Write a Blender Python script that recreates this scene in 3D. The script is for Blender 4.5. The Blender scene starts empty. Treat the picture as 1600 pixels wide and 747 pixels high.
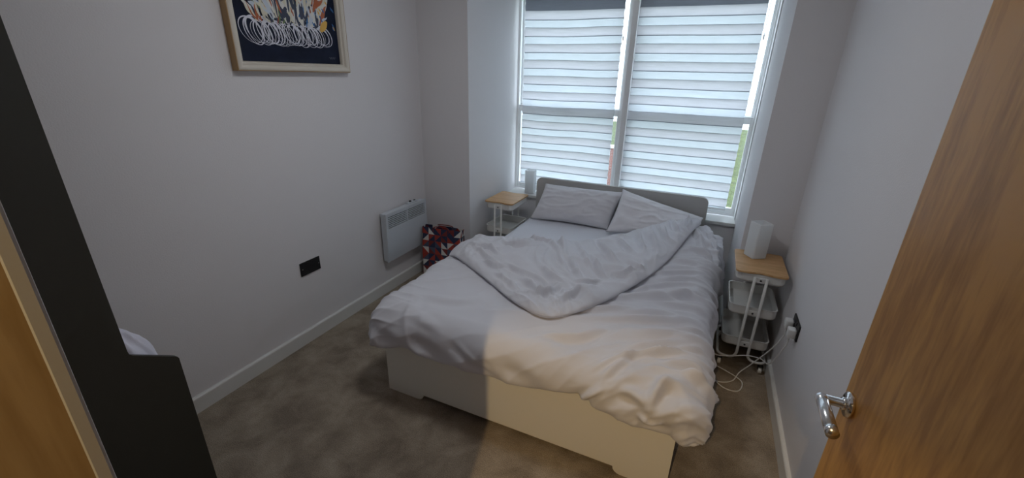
import bpy, bmesh, math, random
from mathutils import Vector, Matrix, noise
random.seed(7)
PI = math.pi
scene = bpy.context.scene
COL = scene.collection

# ------------------------------------------------------------------ camera
cd = bpy.data.cameras.new('camera'); cam = bpy.data.objects.new('camera', cd); COL.objects.link(cam)
YAW, PITCH, ROLL, FPX = 0.4208, 0.368, 0.0252, 669.8
fwd = Vector((-math.sin(YAW)*math.cos(PITCH), math.cos(YAW)*math.cos(PITCH), -math.sin(PITCH)))
r0 = Vector((math.cos(YAW), math.sin(YAW), 0)); u0 = r0.cross(fwd)
rr = r0*math.cos(ROLL) + u0*math.sin(ROLL); uu = -r0*math.sin(ROLL) + u0*math.cos(ROLL)
M = Matrix((rr, uu, -fwd)).transposed().to_4x4(); M.translation = Vector((2.1212, -0.4381, 1.6302))
cam.matrix_world = M
cd.sensor_width = 36; cd.lens = FPX/1600*36; cd.clip_start = .02
scene.camera = cam

# ------------------------------------------------------------------ light
w = bpy.data.worlds.new('overcast_sky'); scene.world = w; w.use_nodes = True
bg = w.node_tree.nodes['Background']
bg.inputs[0].default_value = (.76, .87, 1.0, 1); bg.inputs[1].default_value = 4.4
HALL_LAMP = (1.941, -1.35, 2.37); HALL_POWER = 82; ROOM_FILL = 19.0
scene.view_settings.view_transform = 'Standard'; scene.view_settings.look = 'None'
scene.view_settings.exposure = 0.18; scene.view_settings.gamma = 1
scene.view_settings.use_curve_mapping = False

# ------------------------------------------------------------------ materials
def newmat(name):
    m = bpy.data.materials.new(name); m.use_nodes = True
    return m, m.node_tree, m.node_tree.nodes['Principled BSDF']
def mat(name, col, rough=.6, metal=0, bump=0, bscale=200, var=0, vscale=8, spec=.5, sheen=0):
    m, t, b = newmat(name)
    b.inputs['Base Color'].default_value = (*col, 1); b.inputs['Roughness'].default_value = rough
    b.inputs['Metallic'].default_value = metal; b.inputs['Specular IOR Level'].default_value = spec
    if sheen: b.inputs['Sheen Weight'].default_value = sheen
    tc = t.nodes.new('ShaderNodeTexCoord')
    if var:
        n = t.nodes.new('ShaderNodeTexNoise'); n.inputs['Scale'].default_value = vscale; n.inputs['Detail'].default_value = 5
        t.links.new(tc.outputs['Object'], n.inputs['Vector'])
        r = t.nodes.new('ShaderNodeValToRGB')
        r.color_ramp.elements[0].position = .3; r.color_ramp.elements[1].position = .7
        r.color_ramp.elements[0].color = (*[c*(1-var) for c in col], 1); r.color_ramp.elements[1].color = (*[min(1, c*(1+var)) for c in col], 1)
        t.links.new(n.outputs['Fac'], r.inputs['Fac']); t.links.new(r.outputs['Color'], b.inputs['Base Color'])
    if bump:
        n = t.nodes.new('ShaderNodeTexNoise'); n.inputs['Scale'].default_value = bscale; n.inputs['Detail'].default_value = 3
        t.links.new(tc.outputs['Object'], n.inputs['Vector'])
        bp = t.nodes.new('ShaderNodeBump'); bp.inputs['Strength'].default_value = bump; bp.inputs['Distance'].default_value = .002
        t.links.new(n.outputs['Fac'], bp.inputs['Height']); t.links.new(bp.outputs['Normal'], b.inputs['Normal'])
    return m
def wood(name, c1, c2, rough=.4, scale=3, axis=2, stretch=14, wave=6, spec=.5):
    m, t, b = newmat(name); b.inputs['Roughness'].default_value = rough; b.inputs['Specular IOR Level'].default_value = spec
    tc = t.nodes.new('ShaderNodeTexCoord'); mp = t.nodes.new('ShaderNodeMapping')
    s = [stretch]*3; s[axis] = 1; mp.inputs['Scale'].default_value = s
    t.links.new(tc.outputs['Object'], mp.inputs['Vector'])
    n = t.nodes.new('ShaderNodeTexNoise'); n.inputs['Scale'].default_value = scale; n.inputs['Detail'].default_value = 6
    n.inputs['Distortion'].default_value = 1.2; t.links.new(mp.outputs['Vector'], n.inputs['Vector'])
    n2 = t.nodes.new('ShaderNodeTexNoise'); n2.inputs['Scale'].default_value = scale*wave; n2.inputs['Detail'].default_value = 4
    t.links.new(mp.outputs['Vector'], n2.inputs['Vector'])
    mx = t.nodes.new('ShaderNodeMath'); mx.operation = 'MULTIPLY_ADD'; mx.inputs[1].default_value = .35
    t.links.new(n2.outputs['Fac'], mx.inputs[0]); 
    m2 = t.nodes.new('ShaderNodeMath'); m2.operation = 'MULTIPLY'; m2.inputs[1].default_value = .65
    t.links.new(n.outputs['Fac'], m2.inputs[0]); t.links.new(m2.outputs[0], mx.inputs[2])
    r = t.nodes.new('ShaderNodeValToRGB'); r.color_ramp.elements[0].position = .40; r.color_ramp.elements[1].position = .56
    r.color_ramp.elements[0].color = (*c1, 1); r.color_ramp.elements[1].color = (*c2, 1)
    t.links.new(mx.outputs[0], r.inputs['Fac']); t.links.new(r.outputs['Color'], b.inputs['Base Color'])
    bp = t.nodes.new('ShaderNodeBump'); bp.inputs['Strength'].default_value = .06; bp.inputs['Distance'].default_value = .001
    t.links.new(mx.outputs[0], bp.inputs['Height']); t.links.new(bp.outputs['Normal'], b.inputs['Normal'])
    return m
def carpet():
    m, t, b = newmat('carpet'); b.inputs['Roughness'].default_value = 1; b.inputs['Specular IOR Level'].default_value = .1
    tc = t.nodes.new('ShaderNodeTexCoord')
    def nz(s, d): 
        n = t.nodes.new('ShaderNodeTexNoise'); n.inputs['Scale'].default_value = s; n.inputs['Detail'].default_value = d
        t.links.new(tc.outputs['Object'], n.inputs['Vector']); return n
    a = nz(5.5, 9); a.inputs['Distortion'].default_value = .35; a.inputs['Roughness'].default_value = .62; f = nz(260, 3); g = nz(40, 4)
    r = t.nodes.new('ShaderNodeValToRGB'); r.color_ramp.elements[0].position = .36; r.color_ramp.elements[1].position = .66
    r.color_ramp.elements[0].color = (.27, .22, .17, 1); r.color_ramp.elements[1].color = (.47, .395, .31, 1)
    t.links.new(a.outputs['Fac'], r.inputs['Fac'])
    r2 = t.nodes.new('ShaderNodeValToRGB'); r2.color_ramp.elements[0].position = .3; r2.color_ramp.elements[1].position = .7
    r2.color_ramp.elements[0].color = (.55, .55, .55, 1); r2.color_ramp.elements[1].color = (1.15, 1.15, 1.15, 1)
    t.links.new(f.outputs['Fac'], r2.inputs['Fac'])
    mx = t.nodes.new('ShaderNodeMix'); mx.data_type = 'RGBA'; mx.blend_type = 'MULTIPLY'; mx.inputs[0].default_value = 1
    t.links.new(r.outputs['Color'], mx.inputs[6]); t.links.new(r2.outputs['Color'], mx.inputs[7])
    t.links.new(mx.outputs[2], b.inputs['Base Color'])
    ad = t.nodes.new('ShaderNodeMath'); ad.operation = 'ADD'
    t.links.new(f.outputs['Fac'], ad.inputs[0]); t.links.new(g.outputs['Fac'], ad.inputs[1])
    bp = t.nodes.new('ShaderNodeBump'); bp.inputs['Strength'].default_value = .7; bp.inputs['Distance'].default_value = .006
    t.links.new(ad.outputs[0], bp.inputs['Height']); t.links.new(bp.outputs['Normal'], b.inputs['Normal'])
    return m
def fabric_blind(name, col, trans, clear):
    m = bpy.data.materials.new(name); m.use_nodes = True; t = m.node_tree; t.nodes.clear()
    out = t.nodes.new('ShaderNodeOutputMaterial'); d = t.nodes.new('ShaderNodeBsdfDiffuse'); tr = t.nodes.new('ShaderNodeBsdfTranslucent')
    tc = t.nodes.new('ShaderNodeTexCoord'); mp = t.nodes.new('ShaderNodeMapping'); mp.inputs['Scale'].default_value = (6, 1, 420)
    n = t.nodes.new('ShaderNodeTexNoise'); n.inputs['Scale'].default_value = 1; n.inputs['Detail'].default_value = 2
    t.links.new(tc.outputs['Object'], mp.inputs['Vector']); t.links.new(mp.outputs['Vector'], n.inputs['Vector'])
    r = t.nodes.new('ShaderNodeValToRGB'); r.color_ramp.elements[0].position = .3; r.color_ramp.elements[1].position = .7
    r.color_ramp.elements[0].color = (*[c*.88 for c in col], 1); r.color_ramp.elements[1].color = (*col, 1)
    t.links.new(n.outputs['Fac'], r.inputs['Fac'])
    for s in (d, tr): t.links.new(r.outputs['Color'], s.inputs['Color'])
    m1 = t.nodes.new('ShaderNodeMixShader'); m1.inputs[0].default_value = trans
    t.links.new(d.outputs[0], m1.inputs[1]); t.links.new(tr.outputs[0], m1.inputs[2])
    if clear:
        tp = t.nodes.new('ShaderNodeBsdfTransparent'); m2 = t.nodes.new('ShaderNodeMixShader'); m2.inputs[0].default_value = clear
        t.links.new(m1.outputs[0], m2.inputs[1]); t.links.new(tp.outputs[0], m2.inputs[2]); t.links.new(m2.outputs[0], out.inputs[0])
    else: t.links.new(m1.outputs[0], out.inputs[0])
    return m
def glassy(name, tint, refl=.08, frost=0):
    m = bpy.data.materials.new(name); m.use_nodes = True; t = m.node_tree; t.nodes.clear()
    out = t.nodes.new('ShaderNodeOutputMaterial'); tp = t.nodes.new('ShaderNodeBsdfTransparent'); g = t.nodes.new('ShaderNodeBsdfGlossy')
    g.inputs['Roughness'].default_value = .03; tp.inputs[0].default_value = (*tint, 1)
    mx = t.nodes.new('ShaderNodeMixShader'); mx.inputs[0].default_value = refl
    t.links.new(tp.outputs[0], mx.inputs[1]); t.links.new(g.outputs[0], mx.inputs[2])
    if frost:
        tl = t.nodes.new('ShaderNodeBsdfTranslucent'); df = t.nodes.new('ShaderNodeBsdfDiffuse')
        tl.inputs[0].default_value = (.97, .98, .98, 1); df.inputs[0].default_value = (.95, .96, .97, 1)
        a = t.nodes.new('ShaderNodeMixShader'); a.inputs[0].default_value = .45
        t.links.new(tl.outputs[0], a.inputs[1]); t.links.new(df.outputs[0], a.inputs[2])
        b = t.nodes.new('ShaderNodeMixShader'); b.inputs[0].default_value = frost
        t.links.new(mx.outputs[0], b.inputs[1]); t.links.new(a.outputs[0], b.inputs[2]); t.links.new(b.outputs[0], out.inputs[0])
    else: t.links.new(mx.outputs[0], out.inputs[0])
    return m
def brickmat():
    m, t, b = newmat('red_brick'); b.inputs['Roughness'].default_value = .9
    tc = t.nodes.new('ShaderNodeTexCoord'); mp = t.nodes.new('ShaderNodeMapping'); mp.inputs['Rotation'].default_value = (PI/2, 0, 0)
    br = t.nodes.new('ShaderNodeTexBrick'); br.inputs['Scale'].default_value = 4
    br.inputs['Color1'].default_value = (.24, .085, .07, 1); br.inputs['Color2'].default_value = (.19, .065, .055, 1); br.inputs['Mortar'].default_value = (.34, .31, .29, 1)
    t.links.new(tc.outputs['Object'], mp.inputs['Vector']); t.links.new(mp.outputs['Vector'], br.inputs['Vector'])
    t.links.new(br.outputs['Color'], b.inputs['Base Color']); return m

WALL = mat('wall_paint', (.76, .74, .75), .85, bump=.35, bscale=160, spec=.2)
CEIL = mat('ceiling_paint', (.88, .87, .86), .9)
TRIM = mat('white_gloss_trim', (.72, .72, .70), .35)
UPVC = mat('white_window_frame', (.93, .94, .95), .3)
CARPET = carpet()
DOORW = wood('oak_veneer_door', (.34, .145, .022), (.52, .25, .052), .45, 1.5, 2, 6, 9, .35)
JAMBW = wood('oak_veneer_lining', (.28, .185, .085), (.38, .27, .14), .42, 2.0, 2, 10, 5)
EDGEW = mat('pale_wood_edging', (.62, .47, .30), .4)
ARCHW = mat('architrave_pale_wood', (.40, .40, .40), .5)
BEDW = mat('bed_white_laminate', (.86, .85, .79), .45)
HEADB = mat('headboard_laminate', (.50, .49, .48), .5)
LINEN = mat('duvet_cotton', (.68, .68, .73), .9, bump=.15, bscale=700, spec=.15, sheen=.2)
SHEET = mat('sheet_cotton', (.74, .75, .81), .9, bump=.1, bscale=600, spec=.15)
PILLOW = mat('pillowcase_cotton', (.74, .73, .77), .9, bump=.15, bscale=600, spec=.15)
PILLOW2 = mat('pillowcase_white_cotton', (.78, .77, .81), .9, bump=.15, bscale=600, spec=.15)
MATT = mat('mattress_ticking', (.7, .7, .7), .9)
CARTM = mat('cart_white_steel', (.74, .73, .70), .4)
BAMBOO = wood('bamboo_lid', (.52, .29, .12), (.66, .40, .19), .4, 5, 0, 12, 5)
BLACK = mat('dark_panel', (.030, .031, .025), .55)
RUBBER = mat('dark_rubber', (.03, .03, .03), .6)
CHROME = mat('brushed_chrome', (.72, .72, .73), .25, 1)
POLISH = mat('polished_chrome', (.82, .82, .83), .08, 1)
SOCK = mat('black_nickel_plate', (.015, .015, .017), .3, spec=.4)
PLASTIC = mat('white_plastic', (.78, .78, .77), .4)
HEATM = mat('heater_enamel', (.60, .64, .69), .4)
DARK = mat('dark_slot', (.03, .03, .03), .8)
TOWEL = mat('white_towelling', (.72, .72, .82), 1, bump=.5, bscale=400)
FRAMEG = mat('gilt_frame', (.42, .27, .13), .45, .25)
FRAMES = mat('silver_cream_frame', (.66, .61, .53), .4, .1)
NAVY = mat('navy_canvas', (.006, .010, .028), .6, var=.25, vscale=14, spec=.2)
GRASS = mat('grass', (.075, .095, .032), 1, var=.5, vscale=2.5)
LEAF = mat('hedge_leaves', (.07, .17, .05), .9, var=.6, vscale=12)
BRICK = brickmat()
GLASS = glassy('window_glass', (.95, .97, .97))
FROST = glassy('frosted_glass', (.95, .97, .98), .1, .95)
BLF = fabric_blind('blind_weave_front', (.70, .68, .70), .63, 0)
BLB = fabric_blind('blind_weave_back', (.75, .78, .81), .62, 0)
BLS = fabric_blind('blind_sheer', (.85, .89, .92), .6, .5)
BLE = fabric_blind('blind_seam_shade', (.30, .31, .35), .34, 0)  # woven band edges, and the painted shade below the cassette
EMIT = bpy.data.materials.new('lamp_glow'); EMIT.use_nodes = True
_e = EMIT.node_tree.nodes['Principled BSDF']; _e.inputs['Emission Color'].default_value = (1, .72, .38, 1); _e.inputs['Emission Strength'].default_value = 6

DOME = bpy.data.materials.new('fill_dome_glow'); DOME.use_nodes = True  # emission of the added bedroom fill dome
_e = DOME.node_tree.nodes['Principled BSDF']; _e.inputs['Emission Color'].default_value = (.96, .98, 1, 1); _e.inputs['Emission Strength'].default_value = ROOM_FILL

# ------------------------------------------------------------------ helpers
def link_mesh(name, bm, m, parent=None, smooth=False, loc=None):
    me = bpy.data.meshes.new(name); bm.normal_update(); bm.to_mesh(me); bm.free()
    for x in (m if isinstance(m, (list, tuple)) else [m]): me.materials.append(x)
    if smooth:
        for p in me.polygons: p.use_smooth = True
    o = bpy.data.objects.new(name, me); COL.objects.link(o)
    if parent is not None: o.parent = parent
    if loc: o.location = loc
    return o
def thing(name, label, cat, loc=(0, 0, 0), rz=0, group=None):
    o = bpy.data.objects.new(name, None); COL.objects.link(o); o.location = loc; o.rotation_euler = (0, 0, rz)
    o.empty_display_size = .05
    o['label'] = label; o['category'] = cat
    if group: o['group'] = group
    return o
def tag(o, label, cat, group=None, kind=None):
    o['label'] = label; o['category'] = cat
    if group: o['group'] = group
    if kind: o['kind'] = kind
    return o
def struct(name, bm, m, parent=None, smooth=False):
    o = link_mesh(name, bm, m, parent, smooth)
    if parent is None: o['kind'] = 'structure'
    return o
def box(bm, a, b, bev=0, seg=2, mi=0):
    a, b = [min(p, q) for p, q in zip(a, b)], [max(p, q) for p, q in zip(a, b)]
    vs = [bm.verts.new((x, y, z)) for x in (a[0], b[0]) for y in (a[1], b[1]) for z in (a[2], b[2])]
    fs = [bm.faces.new([vs[i] for i in f]) for f in ((0, 1, 3, 2), (4, 6, 7, 5), (0, 4, 5, 1), (2, 3, 7, 6), (0, 2, 6, 4), (1, 5, 7, 3))]
    for f in fs: f.material_index = mi
    if bev:
        es = list({e for f in fs for e in f.edges})
        bmesh.ops.bevel(bm, geom=es, offset=bev, segments=seg, affect='EDGES', profile=.5)
    return bm
def B(*boxes, bev=0):
    bm = bmesh.new()
    for a, b in boxes: box(bm, a, b, bev)
    return bm
def loft(bm, loops, cap0=True, cap1=True, closed=True, mi=0):
    rows = [[bm.verts.new(p) for p in L] for L in loops]; n = len(rows[0])
    for a, b in zip(rows, rows[1:]):
        for i in range(n if closed else n-1):
            j = (i+1) % n; f = bm.faces.new((a[i], a[j], b[j], b[i])); f.material_index = mi
    if cap0: bm.faces.new(rows[0][::-1]).material_index = mi
    if cap1: bm.faces.new(rows[-1]).material_index = mi
    return rows
def tube(bm, pts, r, n=10, closed=False):
    pts = [Vector(p) for p in pts]; loops = []; N = len(pts); nrm = None
    for i, p in enumerate(pts):
        if closed: d = (pts[(i+1) % N]-pts[i-1]).normalized()
        else: d = (pts[min(i+1, N-1)]-pts[max(i-1, 0)]).normalized()
        if nrm is None: nrm = d.orthogonal().normalized()
        nrm = (nrm-d*nrm.dot(d)).normalized(); bi = d.cross(nrm)
        rad = r[i] if isinstance(r, (list, tuple)) else r
        loops.append([p+(nrm*math.cos(2*PI*k/n)+bi*math.sin(2*PI*k/n))*rad for k in range(n)])
    if closed:
        rows = [[bm.verts.new(p) for p in L] for L in loops]
        for a, b in zip(rows, rows[1:]+rows[:1]):
            for i in range(n): bm.faces.new((a[i], a[(i+1) % n], b[(i+1) % n], b[i]))
    else: loft(bm, loops)
    return bm
def round_path(pts, r=.03, n=6):
    P = [Vector(p) for p in pts]; out = [P[0]]
    for a, b, c in zip(P, P[1:], P[2:]):
        d1 = (a-b); d2 = (c-b); k = min(r, d1.length*.49, d2.length*.49)
        s = b+d1.normalized()*k; e = b+d2.normalized()*k
        for i in range(n+1):
            t = i/n; out.append(s*(1-t)**2+b*2*t*(1-t)+e*t*t)
    out.append(P[-1]); return out
def spline(pts, n=8):
    P = [Vector(p) for p in pts]; P = [P[0]]+P+[P[-1]]; out = []
    for i in range(1, len(P)-2):
        for k in range(n):
            t = k/n; a, b, c, d = P[i-1:i+3]
            out.append(.5*((2*b)+(c-a)*t+(2*a-5*b+4*c-d)*t*t+(3*b-a-3*c+d)*t**3))
    out.append(P[-2]); return out
def cyl(bm, c, axis, r, l, n=24, bev=0):
    ax = Vector(axis).normalized(); c = Vector(c)
    if bev: tube(bm, [c, c+ax*.0001, c+ax*bev, c+ax*(l-bev), c+ax*(l-.0001), c+ax*l], [r-bev, r-bev, r, r, r-bev, r-bev], n)
    else: tube(bm, [c, c+ax*l], r, n)
def rrect(cx, cy, hw, hl, r, z, n=6):
    out = []
    for sx, sy, a0 in ((1, 1, 0), (-1, 1, 90), (-1, -1, 180), (1, -1, 270)):
        for k in range(n+1):
            a = math.radians(a0+90*k/n)
            out.append((cx+sx*(hw-r)+r*math.cos(a), cy+sy*(hl-r)+r*math.sin(a), z))
    return out
def prism(bm, poly, axis, a, b, mi=0):
    def P(u, v, t): return {'x': (t, u, v), 'y': (u, t, v), 'z': (u, v, t)}[axis]
    loft(bm, [[P(u, v, a) for u, v in poly], [P(u, v, b) for u, v in poly]], mi=mi)
    bmesh.ops.recalc_face_normals(bm, faces=bm.faces)
def sstep(a, b, x):
    t = max(0, min(1, (x-a)/(b-a))); return t*t*(3-2*t)
def ridge(u, v, seed, sharp=2.0):
    n = noise.noise(Vector((u, v, seed))); return (1-min(1, abs(n)*2.2))**sharp

# ------------------------------------------------------------------ room constants
W, D, XA, XB, D2, CE = 2.668, 2.476, .4335, 2.4116, 3.40, 2.5
YF = -.345; T = .12; JX = 1.69; DX = 2.47; DOORH = 2.03; SILLZ = .578; WTOP = 2.34; YP = 3.20

# structure: floor, ceiling, walls
struct('floor', B(((-T, YF-T, -.1), (W+T, D2+.1, 0)), ((.7, -1.9, -.1), (3.3, YF-T, 0))), CARPET)
struct('ceiling', B(((-T, YF-T, CE), (W+T, D2+.1, CE+.1)), ((.7, -1.9, CE), (3.3, YF-T, CE+.1))), CEIL)
struct('wall_left', B(((-T, YF-T, 0), (0, D+T, CE))), WALL)
struct('wall_right', B(((W, YF-T, 0), (W+T, D+T, CE))), WALL)
struct('wall_back_left', B(((0, D, 0), (XA, D2+.1, CE))), WALL)
struct('wall_back_right', B(((XB, D, 0), (W, D2+.1, CE))), WALL)
struct('wall_bay', B(((XA, YP, 0), (XB, D2+.1, SILLZ-.03)), ((XA, D2-.02, WTOP), (XB, D2+.1, CE))), WALL)
struct('wall_front', B(((0, YF-T, 0), (JX-.03, YF, CE)), ((DX+.03, YF-T, 0), (W, YF, CE)), ((JX-.03, YF-T, DOORH+.03), (DX+.03, YF, CE))), WALL)
struct('wall_hall', B(((.7, -1.9, 0), (.8, YF-T, CE)), ((3.2, -1.9, 0), (3.3, YF-T, CE)), ((.7, -2.0, 0), (3.3, -1.9, CE)), ((W+T, YF-T-.02, 0), (3.3, YF-T, CE))), WALL)

def skirting(name, a, b, nrm):
    # a->b along the wall at floor level, nrm points into the room
    a, b, nrm = Vector((*a, 0)), Vector((*b, 0)), Vector((*nrm, 0)); bm = bmesh.new()
    prof = [(0, 0), (.018, 0), (.018, .080), (.016, .085), (.012, .088), (0, .088)]
    loft(bm, [[p+nrm*u+Vector((0, 0, v)) for u, v in prof] for p in (a, b)])
    bmesh.ops.recalc_face_normals(bm, faces=bm.faces)
    return struct(name, bm, TRIM)
skirting('baseboard_left', (0, YF), (0, D), (1, 0))
skirting('baseboard_right', (W, YF), (W, D), (-1, 0))
skirting('baseboard_back_left', (.018, D), (XA+.018, D), (0, -1))
skirting('baseboard_back_right', (XB-.018, D), (W-.018, D), (0, -1))
skirting('baseboard_bay_left', (XA, D), (XA, YP), (1, 0))
skirting('baseboard_bay_right', (XB, D), (XB, YP), (-1, 0))
skirting('baseboard_front', (.018, YF), (JX-.10, YF), (0, 1))

# window sill board
bm = bmesh.new(); box(bm, (XA+.001, YP-.03, SILLZ-.028), (XB-.001, D2-.03, SILLZ), .006)
struct('trim_window_sill', bm, TRIM)

# windows: left and right sash windows with a post between them
def window(name, x0, x1):
    root = bpy.data.objects.new(name, None); COL.objects.link(root); root['kind'] = 'structure'; root.location = (0, 0, 0)
    y0, y1 = D2-.03, D2+.05; z0, z1 = SILLZ, WTOP; f = .020
    bm = B(((x0, y0, z0), (x0+f, y1, z1)), ((x1-f, y0, z0), (x1, y1, z1)), ((x0+f, y0, z0), (x1-f, y1, z0+f)), ((x0+f, y0, z1-f), (x1-f, y1, z1)))
    link_mesh('window_frame', bm, UPVC, root)
    zm = 1.345; s = .018
    for nm, za, zb, ya in (('lower_sash', z0+f, zm+.02, y0+.008), ('upper_sash', zm-.02, z1-f, y0+.042)):
        xa, xb = x0+f+.001, x1-f-.001
        bm = bmesh.new(); yb = ya+.03
        box(bm, (xa, ya, za), (xa+s, yb, zb), .002, 1); box(bm, (xb-s, ya, za), (xb, yb, zb), .002, 1)
        box(bm, (xa+s, ya, za), (xb-s, yb, za+.045), .002, 1); box(bm, (xa+s, ya, zb-.055), (xb-s, yb, zb), .002, 1)
        so = link_mesh(nm, bm, UPVC, root)
        link_mesh('pane', B(((xa+s, ya+.012, za+.045), (xb-s, ya+.018, zb-.045))), GLASS, so)
    bm = bmesh.new(); box(bm, ((x0+x1)/2-.03, y0-.004, zm+.005), ((x0+x1)/2+.03, y0+.008, zm+.02), .003)
    link_mesh('sash_catch', bm, CHROME, root)
window('window_1', XA, 1.405)
window('window_2', 1.452, XB)
struct('trim_window_post', B(((1.405, D2-.055, SILLZ), (1.452, D2+.05, WTOP)), bev=.003), UPVC)
struct('trim_window_jamb', B(((XB-.009, D2-.11, SILLZ), (XB-.0005, D2-.03, WTOP)), bev=.002), UPVC)

# door lining and architraves
bm = bmesh.new()
box(bm, (JX-.03, YF-T-.001, 0), (JX, YF+.0095, DOORH+.03), .0003, 1)
struct('trim_door_lining_left', bm, JAMBW)
struct('trim_door_lining_right', B(((DX+.001, YF-T-.001, 0), (DX+.03, YF, DOORH+.03)), bev=.003), JAMBW)
struct('trim_door_lining_head', B(((JX, YF-T-.001, DOORH), (DX+.001, YF, DOORH+.03)), bev=.003), JAMBW)
struct('trim_architrave_left', B(((JX-.10, YF+.005, 0), (JX+.0005, YF+.019, DOORH+.10)), bev=.003), ARCHW)
struct('trim_architrave_head', B(((JX+.001, YF, DOORH+.03), (DX+.1, YF+.018, DOORH+.10)), bev=.004), EDGEW)
struct('trim_architrave_right', B(((DX+.05, YF, 0), (DX+.1, YF+.018, DOORH+.03)), bev=.004), EDGEW)

# open door with lever handle
DY0, DY1 = YF+.03, .52
bm = bmesh.new(); box(bm, (DX, DY0, .006), (DX+.044, DY1, DOORH-.003), .0015, 1)
door = struct('door_1', bm, DOORW)
struct('door_edging', B(((DX+.001, DY1, .006), (DX+.043, DY1+.003, DOORH-.003))), EDGEW, door)
def lever(side):
    s = side; x = DX if s < 0 else DX+.044
    hy, hz = .476, 1.022
    bm = bmesh.new()
    cyl(bm, (x, hy, hz), (s, 0, 0), .0265, .009, 32, .002)
    h = link_mesh('door_handle', bm, POLISH, door, True)
    bm = bmesh.new(); tube(bm, [(x+s*.008, hy, hz), (x+s*.016, hy, hz), (x+s*.016, hy, hz), (x+s*.056, hy, hz)], [.013, .013, .0095, .0095], 20)
    link_mesh('handle_neck', bm, POLISH, h, True)
    bm = bmesh.new(); tube(bm, [(x+s*.050, hy+.006, hz), (x+s*.050, hy+.0055, hz), (x+s*.050, hy+.002, hz), (x+s*.050, hy-.012, hz), (x+s*.050, hy-.0125, hz), (x+s*.050, hy-.013, hz), (x+s*.050, hy-.088, hz-.002), (x+s*.050, hy-.0885, hz-.002), (x+s*.050, hy-.089, hz-.002), (x+s*.050, hy-.104, hz-.002)], [.006, .0095, .0115, .0115, .0108, .0115, .0115, .0108, .0115, .0115], 24)
    link_mesh('lever_grip', bm, CHROME, h, True)
lever(-1); lever(1)

# ------------------------------------------------------------------ bed
BX0, BX1, FY, HY = .749, 2.199, 1.03, 3.085
bed = thing('double_bed', 'white laminate double bed frame with rounded headboard under the window', 'bed', ((BX0+BX1)/2, 2.05, 0))
def bl(x, y, z): return (x-(BX0+BX1)/2, y-2.05, z)
# footboard with a shallow arch cut along the floor
bm = bmesh.new(); xa, xb = BX0, BX1
poly = [(xa, 0), (xa+.19, 0)]
for k in range(5): poly.append((xa+.19+.036*math.sin(k/4*PI/2)-0.0, .036*(1-math.cos(k/4*PI/2))))
poly += [(xa+.24, .036), (xb-.24, .036)]
for k in range(5): poly.append((xb-.226+.036*(1-math.cos(k/4*PI/2)), .036*(1-math.sin(k/4*PI/2))))
poly += [(xb-.19, 0), (xb, 0), (xb, .42), (xa, .42)]
q = []
for p in poly:
    if not q or (abs(p[0]-q[-1][0])+abs(p[1]-q[-1][1])) > 1e-4: q.append(p)
prism(bm, [(u-(BX0+BX1)/2, v) for u, v in q], 'y', FY-2.05, FY+.024-2.05)
link_mesh('footboard', bm, BEDW, bed)
for x0, x1 in ((BX0+.002, BX0+.022), (BX1-.022, BX1-.002)):
    link_mesh('side_rail', B((bl(x0, FY+.024, .06), bl(x1, HY-.025, .34))), BEDW, bed)
bm = bmesh.new(); hx0, hx1, hz = .782, 2.192, .782; r = .05
poly = [(hx0, 0), (hx1, 0)]+[(hx1-r+r*math.sin(a), hz-r+r*math.cos(a)) for a in [PI/2*(1-k/6) for k in range(7)]]+[(hx0+r-r*math.sin(a), hz-r+r*math.cos(a)) for a in [PI/2*k/6 for k in range(7)]]
prism(bm, [(u-(BX0+BX1)/2, v) for u, v in poly], 'y', HY-.025-2.05, HY-2.05)
hb = link_mesh('headboard', bm, HEADB, bed)
md = hb.modifiers.new('bevel', 'BEVEL'); md.width = .003; md.segments = 2; md.limit_method = 'ANGLE'
link_mesh('slatted_base', B(*[(bl(BX0+.03, y, .225), bl(BX1-.03, y+.07, .24)) for y in [1.10+.115*k for k in range(17)]], (bl(1.44, FY+.03, .18), bl(1.50, HY-.03, .225))), EDGEW, bed)

bm = bmesh.new(); box(bm, (.785, 1.064, .24), (2.165, 3.045, .455), .04, 4)
tag(link_mesh('mattress', bm, MATT, None, True), 'double mattress inside the bed frame, wrapped in the pale sheet', 'mattress')
# fitted sheet: shell just outside of the mattress, with soft creases
bm = bmesh.new(); NX, NY = 70, 100; rows = []
for j in range(NY+1):
    row = []
    for i in range(NX+1):
        s = -1.12+2.24*i/NX; t = -1.1+2.2*j/NY
        sx = max(-1, min(1, s)); ty = max(-1, min(1, t))
        x = 1.475+.692*sx; y = 2.055+.988*ty
        L = max(abs(s)-1, 0)/.12*.16 if abs(s) > 1 else 0; L2 = max(abs(t)-1, 0)/.1*.16 if abs(t) > 1 else 0
        z = .468-.035*(max(0, abs(s)-.93)/.07)**2*(abs(s) < 1)-.035*(abs(s) >= 1)-max(L, L2)
        if abs(s) < 1: z += .006*ridge(x*3.5+y*1.2, y*6-x*5, 3.3, 3)+.004*noise.noise(Vector((x*4, y*4, 1)))
        row.append(bm.verts.new((x, y, max(z, .26))))
    rows.append(row)
for a, b in zip(rows, rows[1:]):
    for i in range(NX): bm.faces.new((a[i], a[i+1], b[i+1], b[i]))
tag(link_mesh('fitted_sheet', bm, SHEET, None, True), 'pale blue-white fitted sheet on the mattress, bare below the left pillow', 'sheet')

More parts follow.
